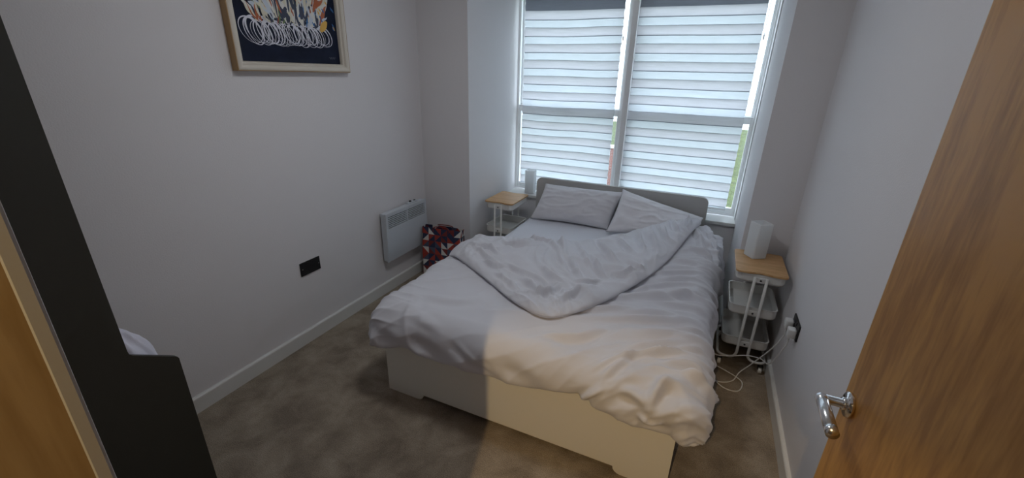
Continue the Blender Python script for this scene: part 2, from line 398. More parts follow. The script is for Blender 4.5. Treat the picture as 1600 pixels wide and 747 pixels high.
# pillows
def pillow(label, TL, TR, BR, BL, thick, m, seed, group):
    TL, TR, BR, BL = map(Vector, (TL, TR, BR, BL)); n = 44; c = (TL+TR+BR+BL)/4
    nrm = ((TR-TL).cross(TL-BL)).normalized()
    if nrm.y > 0: nrm = -nrm
    bm = bmesh.new(); grids = []
    for side in (1, -1):
        g = []
        for j in range(n+1):
            v = -1+2*j/n; row = []
            for i in range(n+1):
                u = -1+2*i/n
                a, b = (u+1)/2, (v+1)/2
                ci = .035*(1-u*u)*abs(v)**3; cj = .03*(1-v*v)*abs(u)**3
                a2 = .5+(a-.5)*(1-cj*1.6); b2 = .5+(b-.5)*(1-ci*2.6)
                p = (BL*(1-a2)+BR*a2)*(1-b2)+(TL*(1-a2)+TR*a2)*b2
                th = thick*max(0, (1-abs(u)**2.6))**.55*max(0, (1-abs(v)**2.6))**.55
                wr = .010*(ridge(u*1.5+v*1.3+seed, v*2.3-u*1.1+.5*math.sin(u*3+seed), seed, 2.8)-.25)+.010*noise.noise(Vector((u*3, v*3, seed)))+.004*(ridge(u*6+seed, v*4+u*3, seed+5, 3))
                edge = (1-max(abs(u), abs(v))**6)
                p = p+nrm*(side*th*(1 if side > 0 else .45)+wr*edge*(side > 0))
                row.append(bm.verts.new(p))
            g.append(row)
        for a_, b_ in zip(g, g[1:]):
            for i in range(n):
                f = (a_[i], a_[i+1], b_[i+1], b_[i]); bm.faces.new(f if side > 0 else f[::-1])
    bmesh.ops.remove_doubles(bm, verts=bm.verts, dist=.0004)
    bmesh.ops.recalc_face_normals(bm, faces=bm.faces)
    return tag(link_mesh('pillow', bm, m, None, True), label, 'pillow', group)
pillow('grey-toned pillow leaning on the headboard at its left end', (.875, 3.035, .742), (1.565, 3.035, .752), (1.50, 2.84, .478), (.83, 2.81, .478), .075, PILLOW, 2.0, 'bed pillows')
pillow('tilted white pillow slumped at the right of the headboard with one corner up', (1.550, 2.985, .79), (2.175, 3.02, .635), (2.16, 2.66, .52), (1.50, 2.735, .50), .075, PILLOW2, 9.3, 'bed pillows')

# duvet ------------------------------------------------------------
def interp(tab, x):
    if x <= tab[0][0]: return tab[0][1]
    for (a, b), (c, d) in zip(tab, tab[1:]):
        if x <= c: t = (x-a)/(c-a); t = t*t*(3-2*t)*.5+t*.5; return b+(d-b)*t
    return tab[-1][1]
# crease lines of the cloth, as world x, y paths
FOLDS = [[(1.252, 2.296), (1.368, 2.067), (1.454, 1.832)], [(1.358, 2.317), (1.485, 2.091), (1.563, 1.922), (1.655, 1.77)], [(1.526, 2.355), (1.635, 2.134), (1.769, 1.934)], [(1.219, 2.19), (1.353, 2.002), (1.424, 1.848), (1.51, 1.709)], [(1.079, 2.115), (1.19, 2.082), (1.267, 2.173)], [(0.972, 1.974), (1.093, 1.921), (1.169, 1.999)], [(1.652, 2.423), (1.744, 2.248), (1.825, 2.127)], [(1.758, 2.616), (1.815, 2.384), (1.877, 2.172)], [(1.839, 2.613), (1.895, 2.387), (1.946, 2.226)], [(1.909, 2.697), (1.951, 2.498), (1.999, 2.384)], [(1.972, 2.804), (2.009, 2.615), (2.046, 2.549)], [(1.27, 1.527), (1.416, 1.446), (1.504, 1.329)], [(1.312, 1.591), (1.424, 1.54), (1.519, 1.427)], [(1.144, 1.669), (1.269, 1.583), (1.36, 1.588)], [(1.134, 1.513), (1.263, 1.443), (1.379, 1.355)], [(1.01, 1.631), (1.099, 1.583), (1.178, 1.624)], [(1.576, 1.605), (1.65, 1.644), (1.708, 1.755)], [(1.565, 1.382), (1.609, 1.497), (1.626, 1.58)], [(0.798, 1.841), (0.993, 1.688), (1.148, 1.609)], [(1.356, 1.718), (1.44, 1.616), (1.539, 1.586)], [(1.571, 2.028), (1.654, 1.843), (1.733, 1.74)], [(1.74, 1.858), (1.795, 1.857), (1.856, 2.011)], [(0.87, 1.764), (0.963, 1.796), (1.076, 1.732)], [(1.452, 1.93), (1.559, 1.734), (1.607, 1.648)], [(1.423, 1.378), (1.494, 1.438), (1.52, 1.577)], [(1.777, 2.068), (1.86, 1.982), (1.891, 1.998)], [(2.042, 2.866), (2.089, 2.748), (2.085, 2.612)]]
MAINS = [[(2.041, 2.667), (2.141, 2.72), (2.217, 2.344)], [(2.119, 2.666), (2.282, 2.518), (2.328, 2.305)], [(2.194, 3.049), (2.305, 2.807), (2.353, 2.611)], [(1.887, 2.013), (2.062, 2.135), (2.264, 2.225)], [(1.808, 1.725), (2.026, 1.942), (2.288, 2.023)], [(1.858, 1.677), (2.091, 1.796), (2.289, 1.946)], [(1.719, 1.606), (1.948, 1.747), (2.143, 1.752)], [(2.174, 2.87), (2.256, 2.697), (2.317, 2.397)], [(1.996, 2.228), (2.106, 2.286), (2.242, 2.259)], [(2.095, 2.456), (2.214, 2.446), (2.295, 2.385)], [(1.97, 1.969), (2.122, 2.062), (2.277, 2.099)], [(1.624, 1.4), (1.789, 1.527), (1.967, 1.617)], [(1.633, 1.316), (1.899, 1.472), (2.14, 1.568), (2.288, 1.581)], [(1.771, 1.496), (2.001, 1.59), (2.196, 1.58)], [(1.886, 1.165), (2.038, 1.309), (2.272, 1.477)], [(1.809, 0.987), (1.943, 1.144), (2.113, 1.261), (2.267, 1.319)], [(1.878, 0.979), (1.929, 1.084), (1.997, 1.228)], [(2.076, 0.917), (2.1, 1.021), (2.144, 1.111)], [(1.923, 1.343), (2.097, 1.421), (2.255, 1.45)], [(2.076, 1.149), (2.183, 1.217), (2.262, 1.234)], [(2.172, 1.153), (2.219, 1.147), (2.267, 1.169)], [(1.986, 1.701), (2.17, 1.698), (2.286, 1.701)], [(1.636, 0.799), (1.772, 0.834), (1.865, 0.932), (1.925, 0.988)], [(1.952, 0.975), (2.021, 0.982), (2.085, 0.957)], [(1.559, 1.123), (1.723, 1.187), (1.845, 1.352)], [(2.073, 1.048), (2.133, 1.064), (2.209, 1.049)], [(2.046, 0.92), (2.095, 0.886), (2.147, 0.923)], [(2.109, 1.309), (2.192, 1.342), (2.27, 1.39)], [(2.074, 1.467), (2.182, 1.492), (2.28, 1.532)], [(1.916, 1.741), (2.111, 1.815), (2.294, 1.833)], [(0.899, 1.203), (1.058, 1.194), (1.179, 1.256)], [(0.901, 1.028), (1.035, 1.011), (1.188, 0.935)], [(0.925, 0.877), (1.044, 0.828), (1.177, 0.81)], [(0.851, 1.216), (0.913, 1.079), (0.893, 0.96)], [(1.179, 0.967), (1.317, 0.896), (1.457, 0.857)]]

def prep(lines, A, sg):
    out = []
    for k, l in enumerate(lines):
        P = [(p.x, p.y) for p in spline([(x, y, 0) for x, y in l], 4)]
        rnd2 = random.Random(k); a_ = A*rnd2.uniform(.75, 1.35); s_ = sg*rnd2.uniform(.75, 1.3); m = 4.5*s_
        out.append((P, a_, s_, min(x for x, y in P)-m, max(x for x, y in P)+m, min(y for x, y in P)-m, max(y for x, y in P)+m))
    return out
def crease_height(lines, x, y):
    h = 0
    for P, A, sg, x0, x1, y0, y1 in lines:
        if not (x0 < x < x1 and y0 < y < y1): continue
        best = 9; n = len(P)-1
        for i in range(n):
            ax, ay = P[i]; bx, by = P[i+1]; dx, dy = bx-ax, by-ay; l2 = dx*dx+dy*dy
            t = ((x-ax)*dx+(y-ay)*dy)/l2; t = 0 if t < 0 else 1 if t > 1 else t
            ex, ey = x-ax-dx*t, y-ay-dy*t; d2 = ex*ex+ey*ey
            if d2 < best: best = d2; cr = dx*ey-dy*ex; f = (i+t)/n
        d = math.sqrt(best)*(1 if cr > 0 else -1)/sg
        tp = sstep(0, .42, f)*sstep(0, .42, 1-f)*1.15
        h += A*tp*(math.exp(-d*d/2)-.55*math.exp(-(d+2.0)**2/2.4)-.25*math.exp(-(d-2.2)**2/3))
    return h
FOLDL = prep(FOLDS, .023, .010); MAINL = prep(MAINS[:-5], .019, .012)+prep(MAINS[-5:], .007, .016)
CX0, CX1, CY0 = .765, 2.175, 1.085
CREASE = [(.60, 1.88), (.70, 1.93), (.83, 2.01), (1.08, 2.10), (1.48, 2.36), (1.75, 2.66), (2.05, 2.84), (2.2, 2.86), (2.45, 2.74)]
FOOT = [(.45, .24), (.75, .235), (.95, .20), (1.16, .225), (1.4, .22), (1.6, .20), (1.72, .165), (1.80, .15), (1.9, .185), (2.1, .20), (2.2, .20), (2.45, .24)]   # overhang arc length at the foot
SL, SR = CX0-.27, CX1+.31
def drape(s, t, r):
    cx = max(CX0, min(CX1, s)); cy = max(CY0, t)
    o = Vector((s-cx, t-cy)); L = o.length
    if o.x != 0 and o.y < 0:
        A = (SR-CX1) if o.x > 0 else (CX0-SL); Bq = interp(FOOT, s)+.05
        p_, q_ = min(1, abs(o.x)/A), min(1, -o.y/Bq)
        o = Vector((o.x*math.sqrt(1-(.62 if o.x > 0 else .42)*q_*q_), o.y*math.sqrt(1-(.62 if o.x > 0 else .42)*p_*p_))); L = o.length
    if L < 1e-6: return Vector((s, t)), 0.0, Vector((0, 0)), 0
    d = o/L; ang = min(L/r, 1.45); h = r*math.sin(ang); v = r*(1-math.cos(ang)); rest = max(0, L-1.45*r)
    h += rest*.05; v += rest*.99
    return Vector((cx, cy))+d*h, v, d, L
def duvet_base(s, t):
    """height and shape of the lower layer"""
    r = .115
    if s > CX1: r = .125+.05*sstep(1.9, 2.7, t)
    p, v, d, L = drape(s, t, r)
    x, y = p
    z = .525-v
    z += .012*math.exp(-((s-1.2)/.5)**2)+.008*math.sin(s*4.3+t*2.1)
    z += .085*sstep(2.15, 2.75, t)*sstep(1.65, 2.1, s)*(1-.6*sstep(CX1+.10, CX1+.3, s))
    # wrinkles
    gr = sstep(1.45, 2.25, s); foot = 1-sstep(1.0, 1.5, t)
    a, b = s*.93+t*.36, -s*.36+t*.93
    wb = .35*math.sin(a*4.3+1)+.22*noise.noise(Vector((a*2.2, b*2.2, 7)))*6*.35
    wv = .019*gr*(ridge(a*1.2, b*6.5+wb, 1.7, 2.6)-.3)+.010*gr*(ridge(a*2.1+1, b*13+wb*1.6, 4.7, 2.4)-.3)
    wv += .013*sstep(2.0, 2.30, s)*(ridge(a*1.6+4, b*13+wb*2.5, 5.1, 2.0)-.3)
    wv += .012*(ridge(a*1.1+2, b*4.2+wb*.6, 8.8, 2.2)-.3)+.007*(ridge(a*2.6+2, b*7-a*2.4, 6.8, 2.6)-.25)
    # diagonal pulls at the right foot corner
    a2, b2 = s*.75+t*.66, -s*.66+t*.75
    wv += .026*sstep(1.6, 1.95, s)*(1-sstep(1.15, 1.50, t))*(ridge(a2*1.3, b2*7.5+.5*math.sin(a2*5), 3.1, 2.2)-.3)
    wv = wv*.75+crease_height(MAINL, s, t)
    # pulls along the left edge and left foot corner
    wv += .009*(1-sstep(.72, .95, s))*(ridge(s*2, t*13, 6.2, 1.8)-.3)
    wv += .008*foot*(ridge(s*6+1.3*t, t*2, 2.4, 1.5)-.35)
    wv += .004*noise.noise(Vector((s*5, t*5, .3)))
    n = Vector((d.x*min(1, L/r*.7), d.y*min(1, L/r*.7), max(.15, 1-L/r*.7))).normalized()
    q = Vector((x, y, z))+n*wv
    # hem flutter
    if L > r: q += Vector((d.x, d.y, 0))*(.014*math.sin((s*1.0+t*1.4)*24)+.012*noise.noise(Vector((s*14, t*14, 4))))*min(1, (L-r)/.08)*(.4 if t < CY0+.1 else 1)
    return q, n
def closed_sheet(bm, F, NS, NT, thick, mi=0, border=.12):
    top = [[None]*(NS+1) for _ in range(NT+1)]; bot = [[None]*(NS+1) for _ in range(NT+1)]
    for j in range(NT+1):
        for i in range(NS+1):
            u, v = i/NS, j/NT; P, n, e = F(u, v)
            k = math.sqrt(max(0, 1-(1-min(1, e/border))**2))
            top[j][i] = bm.verts.new(P-n*thick*.5*(1-k))
            bot[j][i] = bm.verts.new(P-n*(thick*.5+thick*.5*k)) if 0 < i < NS and 0 < j < NT else top[j][i]
    for j in range(NT):
        for i in range(NS):
            bm.faces.new((top[j][i], top[j][i+1], top[j+1][i+1], top[j+1][i])).material_index = mi
            q = (bot[j][i], bot[j+1][i], bot[j+1][i+1], bot[j][i+1])
            if len(set(q)) == 4:
                try: bm.faces.new(q).material_index = mi
                except ValueError: pass
def F_main(u, v):
    s = SL+(SR-SL)*u
    t0 = CY0-interp(FOOT, s)-.05; t1 = interp(CREASE, s)
    t = t0+(t1-t0)*v
    # keep the corner overhang rounded
    P, n = duvet_base(s, t)
    e = min(u*(SR-SL), (1-u)*(SR-SL), v*(t1-t0), (1-v)*(t1-t0))
    return P, n, e
duv = bmesh.new()
closed_sheet(duv, F_main, 250, 270, .034, border=.03)
# folded-back corner: strip surface between the crease and the free edge
UP = [(.665, 1.80), (.675, 1.90), (.78, 1.985), (.95, 2.06), (1.12, 2.13), (1.30, 2.23), (1.48, 2.35), (1.62, 2.52), (1.76, 2.68), (1.90, 2.80), (2.03, 2.87), (2.12, 2.88), (2.165, 2.85)]
LO = [(.665, 1.80), (.73, 1.71), (.90, 1.60), (1.13, 1.45), (1.30, 1.335), (1.42, 1.275), (1.53, 1.245), (1.62, 1.30), (1.73, 1.48), (1.84, 1.72), (1.95, 2.02), (2.06, 2.42), (2.165, 2.85)]
UPs = spline([(*p, 0) for p in UP], 20); LOs = spline([(*p, 0) for p in LO], 20)
def samp(L, u):
    f = u*(len(L)-1); i = min(int(f), len(L)-2); return L[i].lerp(L[i+1], f-i)
OUT = [p for p in UPs[::4]]+[p for p in LOs[::-4]]
def bdist(p):
    m = 9
    for a, b in zip(OUT, OUT[1:]+OUT[:1]):
        ab = b-a; l = ab.length_squared
        t = 0 if l < 1e-12 else max(0, min(1, (p-a).dot(ab)/l)); m = min(m, (p-a-ab*t).length)
    return m
NS, NT = 250, 160; tops = []; bots = []
for j in range(NT+1):
    v = j/NT; v = .5-.5*math.cos(v*PI); rt, rb = [], []
    for i in range(NS+1):
        u = i/NS
        p = samp(UPs, u).lerp(samp(LOs, u), v); x, y = p.x, p.y
        e = 0 if i in (0, NS) or j in (0, NT) else bdist(Vector((x, y, 0)))
        wdt = .055; k = math.sqrt(max(0, 1-(1-min(1, e/wdt))**2)); k2 = 1-math.exp(-e/.12)
        base = .528+.012*math.exp(-((x-1.2)/.5)**2)+.008*math.sin(x*4.3+y*2.1)
        base += .085*sstep(2.15, 2.75, y)*sstep(1.65, 2.1, x)
        if x < .80: base -= .07*((.80-x)/.13)**1.6
        a, b = x*.42-y*.91, x*.91+y*.42
        wq = .35*math.sin(a*4)+1.1*noise.noise(Vector((x*2.4, y*2.4, 11)))
        wr = .034*(ridge(b*3.6+wq, a*1.1, 2.6, 3.0)-.25)+.022*(ridge(b*7.5+wq*1.7, a*1.9, 7.6, 2.8)-.25)+.010*(ridge(b*15+wq*2.5, a*4.5, 3.9, 2.2)-.25)
        wr += .018*(1-sstep(.05, .26, e))*(ridge(x*9+wq, y*9, 4.4, 2.6)-.25)
        wr += .010*noise.noise(Vector((x*6, y*6, 2)))
        a3 = math.hypot(x-1.45, y-1.45); wr += .026*math.exp(-(a3/.25)**2)*(ridge(x*7+3, y*10, 1.2, 2.6)-.25)
        wr = wr*.6+crease_height(FOLDL, x, y)*min(1, .25+e/.07)
        mid = base+.022; th = .022*k+.012*k2*min(1, e/.05)
        rt.append(duv.verts.new((x, y, mid+th+wr*k)))
        rb.append(duv.verts.new((x, y, mid-.03*k)) if e > 0 else rt[-1])
    tops.append(rt); bots.append(rb)
for j in range(NT):
    for i in range(NS):
        try: duv.faces.new((tops[j][i], tops[j+1][i], tops[j+1][i+1], tops[j][i+1]))
        except ValueError: pass
        q = (bots[j][i], bots[j][i+1], bots[j+1][i+1], bots[j+1][i])
        if len(set(q)) == 4 and j not in (0, NT-1) or len(set(q)) == 4:
            try: duv.faces.new(q)
            except ValueError: pass
bmesh.ops.remove_doubles(duv, verts=duv.verts, dist=.00005)
bmesh.ops.recalc_face_normals(duv, faces=duv.faces)
tag(link_mesh('duvet', duv, LINEN, None, True), 'rumpled white duvet over the bed with its upper left corner folded back', 'duvet')

# ------------------------------------------------------------------ bedside carts
def tray(name, hw, hl, z0, z1, r, parent):
    bm = bmesh.new(); t = .0035
    L = [rrect(0, 0, hw-.012, hl-.012, r*.7, z0), rrect(0, 0, hw-.003, hl-.003, r, z0+.006), rrect(0, 0, hw, hl, r, z0+.014), rrect(0, 0, hw, hl, r, z1-.003),
         rrect(0, 0, hw+.003, hl+.003, r, z1), rrect(0, 0, hw-t, hl-t, r-t, z1), rrect(0, 0, hw-t, hl-t, r-t, z0+.010), rrect(0, 0, hw-.014, hl-.014, r*.7, z0+.005)]
    loft(bm, L); return link_mesh(name, bm, CARTM, parent)
def make_cart(label, loc):
    c = thing('bedside_cart', label, 'cart', loc, 0, 'slim three-tier bedside carts')
    hw, hl = .122, .165
    for z0, z1 in ((.585, .640), (.365, .430), (.150, .215)): tray('tray', hw, hl, z0, z1, .034, c)
    # tube frame: two loops
    for s in (-1, 1):
        p = [(s*.030, -hl-.010, .628), (s*.030, -hl-.010, .075), (s*(hw+.006), -hl-.010, .075), (s*(hw+.006), hl+.010, .075), (s*.030, hl+.010, .075), (s*.030, hl+.010, .628)]
        bm = bmesh.new(); tube(bm, round_path(p, .055, 8), .0078, 12); link_mesh('tube_frame', bm, CARTM, c, True)
    for y, d in ((-hl, -1), (hl, 1)):
        for z in (.61, .397, .182):
            bm = bmesh.new(); box(bm, (-.034, y+d*.002, z-.016), (.034, y+d*.012, z+.016), .003)
            br = link_mesh('bracket', bm, CARTM, c)
            bm = bmesh.new(); cyl(bm, (0, y+d*.011, z), (0, d, 0), .0055, .004, 16, .001); link_mesh('screw', bm, RUBBER, br, True)
    for sx in (-1, 1):
        for sy in (-1, 1):
            x, y = sx*(hw-.012), sy*(hl-.002)
            bm = bmesh.new(); cyl(bm, (x, y, .046), (0, 0, 1), .008, .024, 12)
            box(bm, (x-.013, y-.012, .030), (x-.010, y+.012, .052)); box(bm, (x+.010, y-.012, .030), (x+.013, y+.012, .052)); box(bm, (x-.013, y-.012, .048), (x+.013, y+.012, .052))
            k = link_mesh('castor', bm, RUBBER, c)
            bm = bmesh.new(); cyl(bm, (x-.009, y+.004, .0225), (1, 0, 0), .0225, .018, 24, .003); link_mesh('wheel', bm, PLASTIC, k, True)
    # bamboo lid with a finger notch at both ends
    W2, L2, n = hw+.008, hl+.010, 10; poly = []
    def notch(x): return .016*max(0, math.cos(min(1, abs(x)/.062)*PI/2))**1.5
    r = .022
    def corner(cx, cy, a0): return [(cx+r*math.cos(a0+PI/2*k/5), cy+r*math.sin(a0+PI/2*k/5)) for k in range(6)]
    poly += corner(W2-r, L2-r, 0); poly += [(x, L2-notch(x)) for x in [.09-.18*k/24 for k in range(25)]]
    poly += corner(-W2+r, L2-r, PI/2)+corner(-W2+r, -L2+r, PI); poly += [(x, -L2+notch(x)) for x in [-.09+.18*k/24 for k in range(25)]]
    poly += corner(W2-r, -L2+r, 3*PI/2)
    bm = bmesh.new(); loft(bm, [[(x, y, .6415) for x, y in poly], [(x, y, .6535) for x, y in poly]])
    l = link_mesh('lid', bm, BAMBOO, c); md = l.modifiers.new('bevel', 'BEVEL'); md.width = .002; md.segments = 2; md.limit_method = 'ANGLE'
    return c
def copy_tree(o, parent=None):
    c = o.copy(); COL.objects.link(c); c.parent = parent
    for ch in list(o.children): copy_tree(ch, c)
    return c
cart = make_cart('white bedside cart with a wooden lid by the black wall socket, right of the bed', (2.508, 2.262, 0)); cart.scale = (1, 1.02, .97)
cart2 = copy_tree(cart); cart2.location = (.613, 2.81, 0)
cart2['label'] = 'white bedside cart with a wooden lid at the window recess, left of the bed'

def glass_lamp(label, loc, rz):
    t = thing('table_lamp', label, 'lamp', loc, rz, 'square frosted glass lamps')
    bm = bmesh.new(); h = .044; H = .215
    loft(bm, [rrect(0, 0, h, h, .007, .004, 3), rrect(0, 0, h, h, .007, H, 3), rrect(0, 0, h-.004, h-.004, .005, H, 3), rrect(0, 0, h-.004, h-.004, .005, .008, 3)])
    link_mesh('lamp_shade', bm, FROST, t)
    bm = bmesh.new(); loft(bm, [rrect(0, 0, h-.006, h-.006, .005, 0, 3), rrect(0, 0, h-.006, h-.006, .005, .0075, 3)]); link_mesh('base', bm, PLASTIC, t)
    bm = bmesh.new(); cyl(bm, (0, 0, .0075), (0, 0, 1), .018, .045, 20, .002); link_mesh('bulb_holder', bm, PLASTIC, t, True)
    bm = bmesh.new(); tube(bm, [(0, 0, .05), (0, 0, .06), (0, 0, .075), (0, 0, .09), (0, 0, .105), (0, 0, .113), (0, 0, .1165)], [.012, .013, .02, .0235, .02, .011, .001], 20); link_mesh('bulb', bm, FROST, t, True)
    return t
lamp = glass_lamp('frosted white square glass lamp standing on the right bedside cart', (2.482, 2.345, .6341), math.radians(32))
lamp2 = copy_tree(lamp); lamp2.location = (.645, 3.255, SILLZ+.0002); lamp2.rotation_euler = (0, 0, .1)
lamp2['label'] = 'frosted pale glass lamp on the window sill behind the left cart'
bm = bmesh.new(); box(bm, (.735, 3.20, SILLZ), (.775, 3.235, SILLZ+.028), .006, 3)
tag(link_mesh('cable_switch', bm, PLASTIC, None, True), 'small white inline lamp switch on the window sill by the headboard', 'switch')

# ------------------------------------------------------------------ sockets, plugs, cables
def socket(label, loc, rz):
    t = thing('wall_socket', label, 'socket', loc, rz, 'black double wall sockets')
    bm = bmesh.new(); box(bm, (-.073, -.008, -.043), (.073, 0, .043), .0025, 2); link_mesh('face_plate', bm, SOCK, t)
    for sx in (-1, 1):
        bm = bmesh.new(); box(bm, (sx*.016-.006, -.0115, .018), (sx*.016+.006, -.007, .034), .002); link_mesh('rocker_switch', bm, SOCK, t)
        bm = bmesh.new()
        box(bm, (sx*.044-.002, -.0086, .002), (sx*.044+.002, -.0079, .012)); box(bm, (sx*.044-.014, -.0086, -.018), (sx*.044-.007, -.0079, -.014)); box(bm, (sx*.044+.007, -.0086, -.018), (sx*.044+.014, -.0079, -.014))
        link_mesh('pin_holes', bm, DARK, t)
        bm = bmesh.new(); cyl(bm, (sx*.060, -.0075, 0), (0, -1, 0), .0028, .0012, 12); link_mesh('plate_screw', bm, CHROME, t, True)
    return t
socket('empty black double socket on the wall below the painting', (.0002, 1.248, .489), PI/2)
socket('black double socket on the wall beside the right cart with white plugs in it', (W-.0002, 1.815, .492), -PI/2)
def plug(label, y, z, path):
    t = thing('charger_plug', label, 'plug', (W-.0085, y, z), 0, 'white plugs in the right socket')
    bm = bmesh.new(); box(bm, (-.036, -.022, -.026), (0, .022, .024), .007, 3); link_mesh('plug_body', bm, PLASTIC, t, True)
    bm = bmesh.new(); tube(bm, [(-.022, 0, -.022), (-.022, 0, -.036), (-.022, 0, -.040)], [.006, .0045, .0035], 12); link_mesh('strain_relief', bm, PLASTIC, t, True)
def cable(label, pts):
    bm = bmesh.new(); tube(bm, spline(pts, 10), .0032, 8); tag(link_mesh('power_cable', bm, PLASTIC, None, True), label, 'cable', 'white cables at the right cart')
plug('white plug in the half of the socket nearer the window', 1.862, .482, None)
plug('white plug in the half of the socket nearer the door', 1.770, .482, None)
X = W-.0305
cable('white cable looping from the plug nearer the window to the floor beside the bed', [(X, 1.862, .440), (X-.004, 1.862, .40), (2.60, 1.88, .30), (2.54, 1.93, .15), (2.50, 1.96, .06), (2.47, 1.93, .012), (2.40, 1.90, .004), (2.33, 1.94, .004), (2.31, 2.03, .004), (2.36, 2.06, .004), (2.44, 2.00, .020), (2.52, 1.95, .010), (2.50, 1.86, .004), (2.42, 1.86, .004), (2.34, 1.95, .014)])
cable('white cable sagging from the plug nearer the door into the cart foot', [(X, 1.770, .440), (X-.006, 1.772, .39), (2.60, 1.82, .25), (2.575, 1.93, .20), (2.52, 2.01, .15), (2.44, 2.02, .115), (2.36, 2.02, .105), (2.34, 2.06, .16), (2.345, 2.10, .26)])

# ------------------------------------------------------------------ panel heater
ht = thing('panel_heater', 'pale grey electric panel heater on the wall left of the patterned bag', 'heater', (0, 1.88, .27))
HW, HH, HD = .50, .385, .075
bm = bmesh.new(); box(bm, (.018, .006, .004), (.058, HW-.006, HH-.004), .004); link_mesh('casing', bm, HEATM, ht)
link_mesh('wall_bracket', B(((.0003, .10, .06), (.018, .14, HH-.06))), DARK, ht)
link_mesh('wall_bracket', B(((.0003, HW-.14, .06), (.018, HW-.10, HH-.06))), DARK, ht)
bm = bmesh.new(); box(bm, (.056, .012, .27), (.0605, HW-.012, .365)); link_mesh('grille_backing', bm, DARK, ht)
bm = bmesh.new()   # curved front plate below the grille
n = 14; lo = []
for k in range(n+1):
    z = .268*k/n; x = .060+.015*math.sin(min(1, (k/n)*1.9)*PI/2)
    lo.append((x, z))
prof = [(.058, 0)]+lo+[(.058, .268)]
loft(bm, [[(x, .0, z) for x, z in prof], [(x, HW, z) for x, z in prof]]); bmesh.ops.recalc_face_normals(bm, faces=bm.faces)
link_mesh('front_panel', bm, HEATM, ht)
bm = bmesh.new()
box(bm, (.058, 0, .362), (.075, HW, HH), .003); box(bm, (.058, 0, .267), (.075, .022, .363)); box(bm, (.058, HW-.022, .267), (.075, HW, .363)); box(bm, (.058, HW/2-.006, .267), (.0745, HW/2+.006, .363))
for k in range(7): box(bm, (.066, .02, .2735+.0135*k), (.074, HW-.02, .2805+.0135*k), .001, 1)
link_mesh('grille', bm, HEATM, ht)
bm = bmesh.new(); box(bm, (.022, .30, HH-.004), (.052, .42, HH+.008), .003); ctl = link_mesh('control_strip', bm, HEATM, ht)
bm = bmesh.new(); cyl(bm, (.037, .34, HH+.007), (0, 0, 1), .010, .010, 18, .002); link_mesh('dial', bm, DARK, ctl, True)
bm = bmesh.new(); box(bm, (.030, .385, HH+.007), (.044, .403, HH+.012), .002); link_mesh('rocker_switch', bm, DARK, ctl)

# ------------------------------------------------------------------ patterned gift bag
BAGC = [mat('bag_red', (.38, .045, .03), .5), mat('bag_navy', (.022, .034, .085), .5), mat('bag_white', (.72, .70, .66), .5), mat('bag_rust', (.20, .03, .028), .5), mat('bag_slate', (.07, .09, .15), .5)]
bag = thing('gift_bag', 'shopping bag with red, navy and white triangles standing in the corner by the heater', 'bag', (.262, 2.335, 0), math.radians(6))
bm = bmesh.new(); bw, bd, bh = .165, .075, .445; cell = .055
def bagpt(u, v, side):
    # u in 0..1 around, v height
    k = v/bh; dd = bd*(1-.55*k); ww = bw*(1+.04*k)
    P = [(-ww, -dd), (ww, -dd), (ww, dd), (-ww, dd)]
    a, b = P[side], P[(side+1) % 4]
    return Vector((a[0]+(b[0]-a[0])*u, a[1]+(b[1]-a[1])*u, v))
rnd = random.Random(4)
for side in range(4):
    nu = 6 if side % 2 == 0 else 3; nv = 8
    for i in range(nu):
        for j in range(nv):
            p = [bagpt((i+a)/nu, (j+b)*bh/nv, side) for a, b in ((0, 0), (1, 0), (1, 1), (0, 1))]
            if side in (0, 2):
                for q_ in p: q_.y += (-.006 if side == 0 else .006)*math.sin(q_.z*19)*math.cos(q_.x*13)
            vs = [bm.verts.new(q_) for q_ in p]
            t1, t2 = (((0, 1, 2), (0, 2, 3)) if rnd.random() < .5 else ((0, 1, 3), (1, 2, 3)))
            ca, cb = rnd.choice([(0, 2), (1, 2), (2, 1), (3, 1), (0, 1), (3, 4), (1, 0), (2, 3), (4, 0), (1, 3)])
            bm.faces.new([vs[a] for a in t1]).material_index = ca; bm.faces.new([vs[a] for a in t2]).material_index = cb
vs = [bm.verts.new(bagpt(0, .002, s)) for s in range(4)]; bm.faces.new(vs).material_index = 1
bmesh.ops.remove_doubles(bm, verts=bm.verts, dist=.0005)
bo = link_mesh('bag_body', bm, BAGC, bag); md = bo.modifiers.new('solid', 'SOLIDIFY'); md.thickness = .002; md.offset = -1
for yy in (-.038, .038):
    bm = bmesh.new(); tube(bm, spline([(-.07, yy, bh-.03), (-.068, yy*1.05, bh+.0), (-.04, yy*.8-.0, bh+.012), (.04, yy*.8, bh+.012), (.068, yy*1.05, bh+.0), (.07, yy, bh-.03)], 8), .004, 8)
    link_mesh('bag_handle', bm, BAGC[3], bag, True)

# ------------------------------------------------------------------ painting
py0, py1, pz0, pz1 = 1.0, 1.72, 1.612, 2.36
pt = thing('framed_painting', 'abstract painting of white coils and feathery colour on navy in a pale gilt frame', 'painting', (.0005, (py0+py1)/2, pz0))
HWp = (py1-py0)/2; PH = pz1-pz0
def frame_part(name, prof, m):
    bm = bmesh.new(); loops = []
    for d, x in prof:
        loops.append([(x, -HWp+d, d), (x, HWp-d, d), (x, HWp-d, PH-d), (x, -HWp+d, PH-d)])
    rows = [[bm.verts.new(p) for p in L] for L in loops]
    for a, b in zip(rows, rows[1:]+rows[:1]):
        for i in range(4): bm.faces.new((a[i], a[(i+1) % 4], b[(i+1) % 4], b[i]))
    bmesh.ops.recalc_face_normals(bm, faces=bm.faces)
    return link_mesh(name, bm, m, pt)
frame_part('frame', [(0, 0), (0, .036), (.002, .040), (.005, .0405), (.005, 0)], FRAMEG)
